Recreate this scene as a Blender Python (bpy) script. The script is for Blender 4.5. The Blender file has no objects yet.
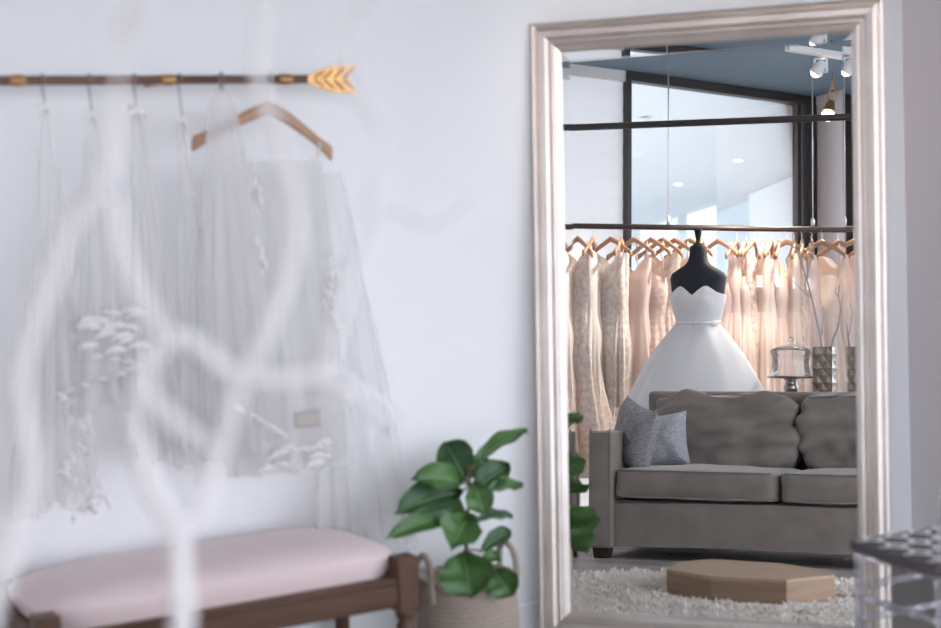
import bpy, bmesh, math, random
from mathutils import Vector, Matrix
random.seed(7)
D = bpy.data
sc = bpy.context.scene
COL = sc.collection
PI = math.pi

# ------------------------------------------------------------------ camera, world, light, exposure
CAM_H = 1.5675
PITCH, ROLL = 0.08062, 0.0407
fw = Vector((0, math.cos(PITCH), -math.sin(PITCH)))
rt = Vector((1, 0, 0)); up = rt.cross(fw)
rt2 = rt * math.cos(ROLL) - up * math.sin(ROLL)
up2 = rt * math.sin(ROLL) + up * math.cos(ROLL)
cd = D.cameras.new('camera'); cam = D.objects.new('camera', cd); COL.objects.link(cam)
cam.matrix_world = Matrix(((rt2.x, up2.x, -fw.x, 0), (rt2.y, up2.y, -fw.y, 0), (rt2.z, up2.z, -fw.z, CAM_H), (0, 0, 0, 1)))
cd.sensor_width = 36; cd.lens = 36 * 1620 / 941; cd.clip_start = .05; cd.clip_end = 300
cd.dof.use_dof = True; cd.dof.focus_distance = 9.3; cd.dof.aperture_fstop = 2.05
sc.camera = cam

world = D.worlds.new('sky'); sc.world = world; world.use_nodes = True
bg = world.node_tree.nodes['Background']
bg.inputs[0].default_value = (.83, .89, 1.0, 1); bg.inputs[1].default_value = 3.0

vs = sc.view_settings
vs.view_transform = 'Standard'; vs.look = 'None'; vs.gamma = 1; vs.use_curve_mapping = False
vs.exposure = 0.92

# ------------------------------------------------------------------ materials
MATS = {}
def mat(name, col, rough=.6, metal=0., noise=None, bump=None, spec=.5, sheen=0., wave=None, trans=0.):
    """principled; noise=(scale, amount, second colour, stretch) mottles the colour; bump=(scale, strength)"""
    m = D.materials.new(name); m.use_nodes = True; MATS[name] = m
    nt = m.node_tree; b = nt.nodes['Principled BSDF']
    b.inputs['Base Color'].default_value = (*col, 1); b.inputs['Roughness'].default_value = rough
    b.inputs['Metallic'].default_value = metal; b.inputs['Specular IOR Level'].default_value = spec
    if sheen: b.inputs['Sheen Weight'].default_value = sheen
    tc = nt.nodes.new('ShaderNodeTexCoord')
    if noise:
        s, amt, c2 = noise[:3]; st = noise[3] if len(noise) > 3 else (1, 1, 1)
        mp = nt.nodes.new('ShaderNodeMapping'); mp.inputs['Scale'].default_value = st
        nt.links.new(tc.outputs['Object'], mp.inputs[0])
        n = nt.nodes.new('ShaderNodeTexNoise'); n.inputs['Scale'].default_value = s; n.inputs['Detail'].default_value = 5
        nt.links.new(mp.outputs[0], n.inputs['Vector'])
        r = nt.nodes.new('ShaderNodeValToRGB'); r.color_ramp.elements[0].position = .5 - .5 * amt + .0; r.color_ramp.elements[1].position = .5 + .5 * amt
        r.color_ramp.elements[0].color = (*col, 1); r.color_ramp.elements[1].color = (*c2, 1)
        nt.links.new(n.outputs['Fac'], r.inputs[0]); nt.links.new(r.outputs[0], b.inputs['Base Color'])
    if bump:
        n2 = nt.nodes.new('ShaderNodeTexNoise'); n2.inputs['Scale'].default_value = bump[0]; n2.inputs['Detail'].default_value = 4
        if len(bump) > 2:
            mp2 = nt.nodes.new('ShaderNodeMapping'); mp2.inputs['Scale'].default_value = bump[2]
            nt.links.new(tc.outputs['Object'], mp2.inputs[0]); nt.links.new(mp2.outputs[0], n2.inputs['Vector'])
        else: nt.links.new(tc.outputs['Object'], n2.inputs['Vector'])
        bp = nt.nodes.new('ShaderNodeBump'); bp.inputs['Strength'].default_value = bump[1]; bp.inputs['Distance'].default_value = .01
        nt.links.new(n2.outputs['Fac'], bp.inputs['Height']); nt.links.new(bp.outputs[0], b.inputs['Normal'])
    if trans:
        t = nt.nodes.new('ShaderNodeBsdfTranslucent')
        t.inputs[0].default_value = (*col, 1)
        if noise: nt.links.new(r.outputs[0], t.inputs[0])
        mx = nt.nodes.new('ShaderNodeMixShader'); mx.inputs[0].default_value = trans
        out = nt.nodes['Material Output']
        nt.links.new(b.outputs[0], mx.inputs[1]); nt.links.new(t.outputs[0], mx.inputs[2]); nt.links.new(mx.outputs[0], out.inputs[0])
    return m

def tulle(name, col, opacity, lace=None):
    """sheer net: part transparent, part diffuse and translucent; lace=(scale, threshold) thickens it in blobs"""
    m = D.materials.new(name); m.use_nodes = True; MATS[name] = m; nt = m.node_tree
    nt.nodes.remove(nt.nodes['Principled BSDF']); out = nt.nodes['Material Output']
    d = nt.nodes.new('ShaderNodeBsdfDiffuse'); d.inputs[0].default_value = (*col, 1)
    t = nt.nodes.new('ShaderNodeBsdfTranslucent'); t.inputs[0].default_value = (*col, 1)
    m1 = nt.nodes.new('ShaderNodeMixShader'); m1.inputs[0].default_value = .45
    nt.links.new(d.outputs[0], m1.inputs[1]); nt.links.new(t.outputs[0], m1.inputs[2])
    tr = nt.nodes.new('ShaderNodeBsdfTransparent')
    m2 = nt.nodes.new('ShaderNodeMixShader'); m2.inputs[0].default_value = opacity
    nt.links.new(tr.outputs[0], m2.inputs[1]); nt.links.new(m1.outputs[0], m2.inputs[2]); nt.links.new(m2.outputs[0], out.inputs[0])
    if lace:
        tc = nt.nodes.new('ShaderNodeTexCoord'); v = nt.nodes.new('ShaderNodeTexNoise'); v.inputs['Scale'].default_value = lace[0]
        nt.links.new(tc.outputs['Object'], v.inputs['Vector'])
        r = nt.nodes.new('ShaderNodeMapRange'); r.inputs[1].default_value = lace[1]; r.inputs[2].default_value = lace[1] + .25
        r.inputs[3].default_value = opacity; r.inputs[4].default_value = min(1, opacity + .45)
        nt.links.new(v.outputs['Fac'], r.inputs[0]); nt.links.new(r.outputs[0], m2.inputs[0])
    return m

def clear(name, tint, rough=.02, haze=0.):
    """thin clear sheet: transparent with a Fresnel gloss and an optional milky share"""
    m = D.materials.new(name); m.use_nodes = True; MATS[name] = m; nt = m.node_tree
    nt.nodes.remove(nt.nodes['Principled BSDF']); out = nt.nodes['Material Output']
    tr = nt.nodes.new('ShaderNodeBsdfTransparent'); tr.inputs[0].default_value = (*tint, 1)
    g = nt.nodes.new('ShaderNodeBsdfGlossy'); g.inputs[0].default_value = (1, 1, 1, 1); g.inputs['Roughness'].default_value = rough
    f = nt.nodes.new('ShaderNodeFresnel'); f.inputs[0].default_value = 1.45
    mx = nt.nodes.new('ShaderNodeMixShader'); nt.links.new(f.outputs[0], mx.inputs[0])
    nt.links.new(tr.outputs[0], mx.inputs[1]); nt.links.new(g.outputs[0], mx.inputs[2]); last = mx
    if haze:
        d = nt.nodes.new('ShaderNodeBsdfTranslucent'); d.inputs[0].default_value = (.9, .88, .93, 1)
        m2 = nt.nodes.new('ShaderNodeMixShader'); m2.inputs[0].default_value = haze
        nt.links.new(mx.outputs[0], m2.inputs[1]); nt.links.new(d.outputs[0], m2.inputs[2]); last = m2
    nt.links.new(last.outputs[0], out.inputs[0])
    return m

def emit(name, col, s):
    m = D.materials.new(name); m.use_nodes = True; MATS[name] = m; nt = m.node_tree
    nt.nodes.remove(nt.nodes['Principled BSDF']); e = nt.nodes.new('ShaderNodeEmission')
    e.inputs[0].default_value = (*col, 1); e.inputs[1].default_value = s
    nt.links.new(e.outputs[0], nt.nodes['Material Output'].inputs[0]); return m

mat('wall_paint', (.86, .855, .87), .75, noise=(3, .9, (.88, .872, .885)), bump=(60, .05))
mat('wall_pink', (.80, .735, .74), .75, bump=(60, .05))
mat('ceiling_white', (.86, .86, .86), .8, bump=(40, .05))
mat('ceiling_teal', (.17, .25, .32), .8, noise=(2, .8, (.19, .27, .34)))
mat('trim_white', (.86, .86, .88), .4)
mat('floor_base', (.2, .18, .17), .6)
mat('plank_a', (.36, .335, .32), .42, noise=(6, .6, (.26, .24, .225), (1, 12, 1)), bump=(20, .1, (1, 12, 1)))
mat('plank_b', (.42, .39, .37), .42, noise=(6, .6, (.31, .29, .27), (1, 12, 1)), bump=(20, .1, (1, 12, 1)))
mat('plank_c', (.31, .285, .27), .42, noise=(6, .6, (.24, .22, .205), (1, 12, 1)), bump=(20, .1, (1, 12, 1)))
mat('black_metal', (.035, .03, .03), .45)
mat('dark_bronze', (.07, .05, .045), .4, .5)
mat('rod_brown', (.13, .07, .055), .4, .6, noise=(14, .5, (.22, .12, .08), (1, 4, 4)))
mat('gold', (.62, .36, .15), .38, 1., noise=(30, .6, (.36, .2, .09)))
mat('silver_leaf', (.82, .755, .70), .40, .88, noise=(7, .9, (.60, .53, .49), (1, 1, 1)), bump=(40, .06))
mat('hanger_wood', (.52, .315, .20), .5, noise=(10, .6, (.43, .25, .15), (1, 8, 1)))
mat('wire', (.25, .25, .26), .35, .9)
mat('pale_wire', (.75, .75, .76), .3, .6)
mat('bench_wood', (.135, .07, .045), .4, noise=(9, .7, (.075, .038, .026), (1, 10, 10)), bump=(30, .08, (1, 10, 10)), spec=.25)
mat('bench_fabric', (.72, .565, .56), .85, noise=(200, .8, (.77, .625, .62)), bump=(250, .12), sheen=.2)
mat('basket_jute', (.46, .385, .33), .9, noise=(60, .8, (.34, .27, .22)), bump=(120, .4))
mat('nursery_pot', (.03, .03, .03), .5)
mat('soil', (.06, .04, .03), .95, bump=(40, .6))
mat('leaf_green', (.035, .105, .025), .42, noise=(9, .7, (.085, .19, .05)), bump=(14, .15))
mat('leaf_dark', (.018, .06, .022), .45, noise=(9, .7, (.045, .12, .04)), bump=(14, .15))
mat('leaf_vein', (.26, .40, .17), .5)
mat('stem_brown', (.13, .085, .05), .8, bump=(60, .3))
mat('sofa_grey', (.185, .155, .135), .9, noise=(7, .5, (.25, .215, .19)), bump=(260, .1), sheen=.35)
mat('sofa_piping', (.17, .15, .14), .9)
mat('sofa_leg', (.03, .012, .01), .3)
mat('pillow_linen', (.205, .195, .21), .95, noise=(45, .35, (.35, .34, .36), (1, 1, 4)), bump=(90, .5))
mat('pillow_pale', (.30, .30, .33), .95, noise=(45, .35, (.47, .47, .50), (1, 1, 4)), bump=(90, .5))
mat('form_black', (.012, .014, .022), .75)
mat('podium_wood', (.42, .285, .19), .5, noise=(5, .7, (.25, .155, .095), (1, 1, 14)), bump=(25, .06, (1, 1, 9)))
mat('podium_top', (.52, .375, .265), .45, noise=(5, .7, (.40, .275, .185), (1, 12, 1)))
mat('rug_wool', (.92, .875, .82), .95, trans=.3)
mat('rug_back', (.75, .72, .68), .95)
mat('console_wood', (.10, .07, .055), .5, noise=(6, .7, (.06, .04, .03), (1, 8, 8)))
mat('pewter', (.32, .29, .27), .3, .85)
mat('facet_brown', (.22, .165, .13), .35, .5, noise=(50, .8, (.42, .34, .28)))
mat('facet_silver', (.5, .47, .45), .3, .7, noise=(50, .8, (.25, .2, .17)))
mat('branch_white', (.75, .715, .715), .8, noise=(20, .8, (.66, .625, .625)), bump=(30, .2))
mat('branch_grey', (.50, .475, .47), .8, noise=(40, .8, (.38, .35, .35)), bump=(50, .2))
mat('vase_white', (.82, .8, .8), .3)
mat('satin_white', (.90, .895, .90), .6, trans=.25)
mat('belt_bead', (.78, .74, .72), .2, .6, bump=(300, .6))
mat('tag_white', (.9, .9, .9), .6)
mat('cushion_grey', (.085, .072, .078), .9, noise=(120, .8, (.115, .10, .105)))
mat('cushion_line', (.88, .85, .85), .85)
mat('acoustic', (.8, .8, .8), .8)
mat('lobby_bounce', (.58, .58, .58), .5)  # pale tone set for the light bounced off the lobby floor
mat('blind_white', (.92, .92, .93), .8, trans=.14)
mat('lobby_panel', (.62, .70, .74), .6)
tulle('veil_tulle', (.87, .855, .855), .33)
tulle('veil_dense', (.86, .845, .84), .48)
tulle('veil_lace', (.90, .885, .87), .30, (38, .5))
tulle('skirt_tulle', (.93, .93, .94), .75)
mat('applique', (.90, .88, .865), .8, trans=.35)
m = clear('pane_glass', (.95, .98, .98)); clear('acrylic', (.95, .95, .975), .08, .09); clear('dome_glass', (.95, .965, .965), .01, .04)
mi = D.materials.new('mirror_silver'); mi.use_nodes = True; MATS['mirror_silver'] = mi
b = mi.node_tree.nodes['Principled BSDF']; b.inputs['Metallic'].default_value = 1; b.inputs['Roughness'].default_value = 0
b.inputs['Base Color'].default_value = (.93, .935, .93, 1)
GOWN = {
 'ivory': ((.88, .795, .735), (.91, .84, .79)), 'blush': ((.84, .67, .605), (.87, .72, .655)), 'champagne': ((.85, .735, .655), (.88, .78, .71)),
 'cream': ((.91, .84, .785), (.93, .88, .84)), 'rose': ((.81, .62, .565), (.84, .67, .61)), 'peach': ((.88, .735, .64), (.90, .78, .69))}
for k, (c1, c2) in GOWN.items():
    mat('gown_' + k, c1, .75, noise=(6, .8, c2), trans=.35)
    mat('lace_' + k, tuple(x * q for x, q in zip(c1, (.90, .855, .835))), .85, noise=(34, .22, tuple(min(.95, x * 1.06) for x in c2)), bump=(34, .7), trans=.3)

# ------------------------------------------------------------------ mesh helpers
def mesh(name, verts, faces, smooth=True):
    me = D.meshes.new(name); me.from_pydata([tuple(v) for v in verts], [], faces)
    if smooth: me.polygons.foreach_set('use_smooth', [True] * len(me.polygons))
    me.update(); return me
def ob(name, me, mt, parent=None, loc=(0, 0, 0), rot=(0, 0, 0), label=None, cat=None, group=None, kind=None):
    o = D.objects.new(name, me); COL.objects.link(o)
    if me is not None and mt:
        if not me.materials: me.materials.append(MATS[mt] if isinstance(mt, str) else mt)
    o.location = loc; o.rotation_euler = rot
    if parent: o.parent = parent
    if label: o['label'] = label
    if cat: o['category'] = cat
    if group: o['group'] = group
    if kind: o['kind'] = kind
    return o
def thing(name, label, cat, loc, rz=0., group=None, rot=None):
    return ob(name, None, None, None, loc, rot or (0, 0, rz), label, cat, group)
def copy(o, parent=None, **kw):
    c = o.copy(); COL.objects.link(c); c.parent = parent
    for k, v in kw.items(): c[k] = v
    return c
def grid(nu, nv, fn, cu=False, cap=False):
    """fn(u,v) with u,v in 0..1; cu closes u"""
    V, F = [], []
    mu = nu if cu else nu + 1
    for j in range(nv + 1):
        for i in range(mu): V.append(fn(i / nu, j / nv))
    for j in range(nv):
        for i in range(nu):
            a = j * mu + i; b_ = j * mu + (i + 1) % mu
            F.append((a, b_, b_ + mu, a + mu))
    if cap and cu:
        F.append(tuple(reversed(range(mu)))); F.append(tuple(range(nv * mu, nv * mu + mu)))
    return V, F
def lathe(prof, seg=24, sx=1., sy=1., cap=True):
    V, F = grid(seg, len(prof) - 1, lambda u, v: (lambda p: (p[0] * sx * math.cos(2 * PI * u), p[0] * sy * math.sin(2 * PI * u), p[1]))(prof[round(v * (len(prof) - 1))]), True, cap)
    return V, F
def smooth_path(pts, k=6):
    P = [Vector(p) for p in pts]; out = []
    for i in range(len(P) - 1):
        p0 = P[max(i - 1, 0)]; p1 = P[i]; p2 = P[i + 1]; p3 = P[min(i + 2, len(P) - 1)]
        for j in range(k):
            t = j / k
            out.append(.5 * ((2 * p1) + (p2 - p0) * t + (2 * p0 - 5 * p1 + 4 * p2 - p3) * t * t + (3 * p1 - p0 - 3 * p2 + p3) * t ** 3))
    out.append(P[-1]); return out
def tube(pts, r, seg=8, knobs=0.):
    P = [Vector(p) for p in pts]; n = len(P); V, F = [], []
    ra = r if isinstance(r, (list, tuple)) else [r] * n
    if len(ra) == 2: ra = [ra[0] + (ra[1] - ra[0]) * i / (n - 1) for i in range(n)]
    prev = None
    for i, p in enumerate(P):
        t = (P[min(i + 1, n - 1)] - P[max(i - 1, 0)]).normalized()
        if prev is None:
            prev = t.orthogonal().normalized()
        prev = (prev - t * prev.dot(t)).normalized(); q = t.cross(prev)
        rr = ra[i] * (1 + (random.uniform(-knobs, knobs) if knobs else 0))
        for k in range(seg):
            a = 2 * PI * k / seg; V.append(p + prev * math.cos(a) * rr + q * math.sin(a) * rr)
    for i in range(n - 1):
        for k in range(seg):
            F.append((i * seg + k, i * seg + (k + 1) % seg, (i + 1) * seg + (k + 1) % seg, (i + 1) * seg + k))
    F.append(tuple(reversed(range(seg)))); F.append(tuple(range((n - 1) * seg, n * seg)))
    return V, F
def merge(*parts):
    V, F = [], []
    for v, f in parts:
        o = len(V); V += list(v); F += [tuple(i + o for i in q) for q in f]
    return V, F
def box(lo, hi):
    x0, y0, z0 = lo; x1, y1, z1 = hi
    V = [(x0, y0, z0), (x1, y0, z0), (x1, y1, z0), (x0, y1, z0), (x0, y0, z1), (x1, y0, z1), (x1, y1, z1), (x0, y1, z1)]
    return V, [(0, 3, 2, 1), (4, 5, 6, 7), (0, 1, 5, 4), (1, 2, 6, 5), (2, 3, 7, 6), (3, 0, 4, 7)]
def bevel_mesh(name, V, F, w, seg=2, smooth=True):
    bm = bmesh.new(); vs_ = [bm.verts.new(v) for v in V]
    for f in F: bm.faces.new([vs_[i] for i in f])
    bm.normal_update()
    if w: bmesh.ops.bevel(bm, geom=list(bm.edges), offset=w, segments=seg, profile=.5, affect='EDGES')
    me = D.meshes.new(name); bm.to_mesh(me); bm.free()
    if smooth: me.polygons.foreach_set('use_smooth', [True] * len(me.polygons))
    me.update(); return me
def bbox(name, lo, hi, w=.004, seg=2): return bevel_mesh(name, *box(lo, hi), w, seg, smooth=False)
def cushion_mesh(name, L, Dp, H, puff=.02, wr=0., seed=0, n=(28, 16, 6), pw=6., tilt=0.):
    """rounded soft block centred at the origin: superellipsoid-like box with puffed faces and noise wrinkles"""
    from mathutils import noise as nz
    bm = bmesh.new(); bmesh.ops.create_cube(bm, size=2)
    bmesh.ops.subdivide_edges(bm, edges=list(bm.edges), cuts=23, use_grid_fill=True)
    for v in bm.verts:
        x, y, z = v.co
        l = (abs(x) ** pw + abs(y) ** pw + abs(z) ** pw) ** (1 / pw); s = 1 / l
        # squeeze sphere-ish corners
        x, y, z = x * s, y * s, z * s
        k = (1 - x * x) * (1 - y * y); kz = (1 - x * x) * (1 - z * z)
        X, Y, Z = x * L / 2, y * Dp / 2, z * H / 2
        Z += math.copysign(puff * max(k, 0), z) if abs(z) > .5 else 0
        Y += math.copysign(puff * .6 * max(kz, 0), y) if abs(y) > .5 else 0
        if wr:
            q = Vector((X * 4 + Z * 5 + seed, Y * 5, Z * 11 - X * 4)); w_ = nz.noise(q) + .5 * nz.noise(q * 2.1) - .6 * abs(nz.noise(q * .7))
            nn = Vector((x, y, z)).normalized() * wr * w_; X += nn.x; Y += nn.y; Z += nn.z
        v.co = (X, Y, Z)
    me = D.meshes.new(name); bm.to_mesh(me); bm.free()
    me.polygons.foreach_set('use_smooth', [True] * len(me.polygons)); me.update(); return me

# ------------------------------------------------------------------ frames of the place
# W: long plain wall (x along it, y into it); M: mirror (x along, y away from the room); S: sofa (x along, y towards the mirror)
AL = .5161; W0 = Vector((.13, 5.51, 0)); wd = Vector((math.cos(AL), math.sin(AL), 0)); wi = Vector((-math.sin(AL), math.cos(AL), 0))
PSI = .34757; MB = Vector((.75086, 5.2516, 0)); TH = .07
SA = Vector((-1.206, 2.999, 0)); SR = math.atan2(-.28, .96); su = Vector((math.cos(SR), math.sin(SR), 0)); sn = Vector((-math.sin(SR), math.cos(SR), 0))
def W(s, y, z): return W0 + wd * s + wi * y + Vector((0, 0, z))
def S(x, y, z): return SA + su * x + sn * y + Vector((0, 0, z))

# ------------------------------------------------------------------ structure
def wall(name, p0, p1, z0, z1, t, mt, side=1):
    """box wall along p0->p1; thickness t to the side"""
    p0 = Vector((*p0, 0)); p1 = Vector((*p1, 0)); d = (p1 - p0); L = d.length; a = math.atan2(d.y, d.x)
    V, F = box((0, 0 if side > 0 else -t, z0), (L, t if side > 0 else 0, z1))
    return ob(name, mesh(name, V, F, False), mt, None, p0, (0, 0, a), kind='structure')
PC = (-4.03, 3.06)                          # corner of plain wall and window wall
ML_, CR = (-3.01, .24), (-2.42, -1.51)      # window jambs
P1 = W(1.85, 0, 0)                          # inner corner beyond the mirror
wl = wall('wall_left', (PC[0], PC[1] + .05), (P1.x, P1.y), 0, 3.2, .15, 'wall_paint')
wl.location = W(-4.85, 0, 0); wl.rotation_euler = (0, 0, AL); wl.data = mesh('wall_left', *box((0, 0, 0), (6.7, .15, 3.2)), False); wl.data.materials.append(MATS['wall_paint'])
rdir = Vector((math.sin(AL), -math.cos(AL), 0)); P2 = P1 + rdir * 10.3
PR = P1 + rdir * 1.9
wall('wall_right', (P1.x, P1.y), (PR.x, PR.y), 0, 3.2, .15, 'wall_pink')
rd = Vector((ML_[0] - PC[0], ML_[1] - PC[1], 0)); rl_ = rd.length; w2 = ob('window_2', mesh('window_frame', *box((0, -.06, 3.12), (rl_, .0, 3.2)), False), 'trim_white', None, (*PC, 0), (0, 0, math.atan2(rd.y, rd.x)), kind='structure')
ob('blind', mesh('blind', *grid(1, 60, lambda u, v: (rl_ * u, -.03 + .0015 * math.sin(v * 60 * 2.1), 3.12 * v)), False), 'blind_white', w2)
ob('bottom_bar', bbox('bottom_bar', (0, -.05, 0), (rl_, -.01, .06), .003), 'trim_white', w2)
wall('wall_pier', CR, (-1.55, -1.087), 0, 3.2, .18, 'wall_pink', -1)
wall('wall_return', (-1.55, -1.15), (-1.55, -2.6), 0, 3.2, .15, 'wall_pink', -1)
ob('baseboard_left', bbox('baseboard_left', (-4.8, -.015, 0), (1.85, 0, .11), .004), 'trim_white', None, W0, (0, 0, AL), kind='structure')
ob('baseboard_right', bbox('baseboard_right', (0, -.015, 0), (1.9, 0, .11), .004), 'trim_white', None, P1, (0, 0, AL - PI / 2), kind='structure')
cp = [(-4.25, 3.0), (-3.05, .2), (-2.46, -1.6), (-1.7, -2.75), (7.0, -2.75), (P1.x + .3, P1.y + .1), (P1.x + .0, P1.y + .3)]
ob('ceiling', mesh('ceiling', [(x, y, 3.2) for x, y in cp] + [(x, y, 3.35) for x, y in cp], [tuple(reversed(range(7))), tuple(range(7, 14))] + [(i, (i + 1) % 7, 7 + (i + 1) % 7, 7 + i) for i in range(7)], False), 'ceiling_teal', kind='structure')
# white lowered soffit on the mirror side of the room
e0 = Vector((-2.61, 1.5, 0)); ed = Vector((.9657, -.26, 0)).normalized(); en = Vector((-ed.y, ed.x, 0))
so = [e0 - ed * 1.0, e0 + ed * 7.6, e0 + ed * 5.6 + en * 6.6, e0 - ed * 1.5 + en * 1.2]
V = [(p.x, p.y, 3.0) for p in so] + [(p.x, p.y, 3.199) for p in so]
ob('ceiling_soffit', mesh('soffit', V, [(3, 2, 1, 0), (4, 5, 6, 7), (0, 1, 5, 4), (1, 2, 6, 5), (2, 3, 7, 6), (3, 0, 4, 7)], False), 'ceiling_white', kind='structure')
# floor with planks where the mirror shows it
fl = ob('floor', mesh('floor', *box((-30, -30, -.05), (20, 14, -.006)), False), 'floor_base', kind='structure')
pm = [bevel_mesh('plank', *box((0, 0, -.006), (1.595, .145, 0)), .002, 1, False) for _ in range(3)]
for i, me in enumerate(pm): me.materials.append(MATS['plank_' + 'abc'[i]])
for j in range(-14, 30):
    for i in range(-2, 3):
        x = i * 1.6 + (j * .61) % 1.6; p = S(x - 1.2, j * .148 - 2.0, 0)
        if (p - W0).dot(wi) > -.15: continue
        ob('plank', pm[random.randrange(3)], None, fl, p, (0, 0, SR))
# storefront behind the photographer: header and posts
sf = ob('wall_storefront', mesh('storefront', *box((-1.7, -2.7, 2.95), (7, -2.55, 3.2)), False), 'black_metal', kind='structure')
for i in range(6): ob('post', bbox('post', (0, -.05, 0), (.07, .05, 2.95), .003), 'black_metal', sf, (-1.6 + i * 1.65, -2.62, 0))
ss = ob('wall_shopfront', mesh('shopfront', *box((1.9, 0, 3.05), (10.4, .12, 3.2)), False), 'black_metal', None, P1, (0, 0, AL - PI / 2), kind='structure')
for i in range(6): ob('post', bbox('post', (0, 0, 0), (.07, .1, 3.05), .003), 'black_metal', ss, (1.92 + i * 1.65, 0, 0))
# window with black frame in the rear wall
wdir = (Vector((*CR, 0)) - Vector((*ML_, 0))); wL = wdir.length; wa = math.atan2(wdir.y, wdir.x)
win = ob('window_1', bbox('window_header', (0, -.07, 3.13), (wL, .02, 3.2), .004), 'black_metal', None, (*ML_, 0), (0, 0, wa), kind='structure')
ob('mullion', bbox('mullion', (-.005, -.04, 0), (.038, .02, 3.13), .004), 'black_metal', win)
ob('mullion', bbox('mullion', (wL - .1, -.09, 0), (wL, .03, 3.13), .004), 'black_metal', win)
ob('mullion', bbox('mullion', (wL - .17, -.075, 0), (wL - .13, -.01, 3.13), .004), 'dark_bronze', win)
ob('sill_rail', bbox('sill_rail', (.085, -.09, 0), (wL - .17, .02, .12), .004), 'black_metal', win)
ob('window_pane', mesh('pane', [(.05, -.04, .12), (wL - .15, -.04, .12), (wL - .15, -.04, 3.13), (.05, -.04, 3.13)], [(0, 1, 2, 3)], False), 'pane_glass', win)
# the bright lobby seen through the window
lc = Vector((-6.5, -5, 0))
wall('wall_lobby', (-14.3, -16.2), (-6.62, -9.19), 0, 3.72, .2, 'lobby_panel', -1)
ob('ceiling_lobby', mesh('lobby_ceiling', [(-3.16, .2, 3.72), (-2.5, -1.75, 3.72), (-2.5, -14, 3.72), (-22, -22, 3.72), (-18, -3, 3.72)], [(4, 3, 2, 1, 0)], False), 'ceiling_white', kind='structure')
ob('floor_lobby_bounce', mesh('floor_lobby_bounce', [(-3.16, .2, .0), (-2.5, -1.75, .0), (-2.5, -16, .0), (-22, -22, .0), (-20, 3, .0)], [(0, 1, 2, 3, 4)], False), 'lobby_bounce', kind='structure')  # pale floor added out of view to bounce light onto the lobby ceiling
lw = wall('wall_lobby_pale', (-7.9, -10.1), (-6.3, -8.6), 0, 3.71, .06, 'ceiling_white', 1)
for (x, y) in ((-6.44, -7.19), (-5.61, -3.91), (-8.2, -8.6)):
    t = thing('downlight', 'small round recessed downlight in the white ceiling beyond the window' if x > -6 else ('lit round downlight in the middle of the ceiling beyond the window' if x > -7 else 'lit round downlight near the far wall beyond the window'), 'light', (x, y, 3.72), group='downlights beyond the window')
    ob('trim_ring', mesh('ring', *lathe([(.06, 0), (.085, 0), (.085, -.01), (.06, -.01)], 24, cap=False)), 'trim_white', t)
    ob('lens', mesh('lens', *lathe([(.001, -.004), (.06, -.004)], 24, cap=False)), emit('lens_%d' % int(-x * 10), (1, .97, .92), 5 if x < -6 else .3), t)

# ------------------------------------------------------------------ mirror
MW, MH, FR = 1.163, 2.1, .1001
mir = thing('floor_mirror', 'tall floor mirror in a silver champagne frame, tipped back in the corner', 'mirror', MB, rot=(-TH, 0, -PSI))
prof = [(0, .012), (0, -.030), (.006, -.036), (.011, -.030), (.014, -.026), (.030, -.037), (.048, -.034), (.058, -.026), (.060, -.018), (.066, -.018), (.070, -.023), (.076, -.018), (.080, -.020), (.094, -.014), (FR, -.006), (FR, .012)]
def frame_pt(corner, d, y):
    x = (-MW / 2 + d) if corner in (0, 3) else (MW / 2 - d)
    z = d if corner in (0, 1) else MH - d
    return (x, y, z)
for k in range(4):      # four mitred lengths of moulding
    V = [frame_pt(k, *q) for q in prof] + [frame_pt((k + 1) % 4, *q) for q in prof]; n = len(prof)
    F = [(i, i + 1, n + i + 1, n + i) for i in range(n - 1)] + [(n - 1, 0, n, 2 * n - 1)]
    o = ob('frame_moulding', mesh('moulding', V, F, False), 'silver_leaf', mir)
iw, i0, i1, bv, rs = MW / 2 - FR + .004, FR - .004, MH - FR + .004, .032, .00058
V = [(-iw, -.004 - rs, i0), (iw, -.004 - rs, i0), (iw, -.004 - rs, i1), (-iw, -.004 - rs, i1), (-iw + bv, -.004, i0 + bv), (iw - bv, -.004, i0 + bv), (iw - bv, -.004, i1 - bv), (-iw + bv, -.004, i1 - bv)]
ob('mirror_glass', mesh('mirror_glass', V[4:], [(0, 1, 2, 3)], False), 'mirror_silver', mir)
for k in range(4): ob('bevelled_edge', mesh('bevel', [V[k], V[(k + 1) % 4], V[4 + (k + 1) % 4], V[4 + k]], [(0, 1, 2, 3)], False), 'mirror_silver', mir)
ob('backing_board', bbox('backing', (-iw, .0, i0), (iw, .012, i1), 0), 'console_wood', mir)

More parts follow.
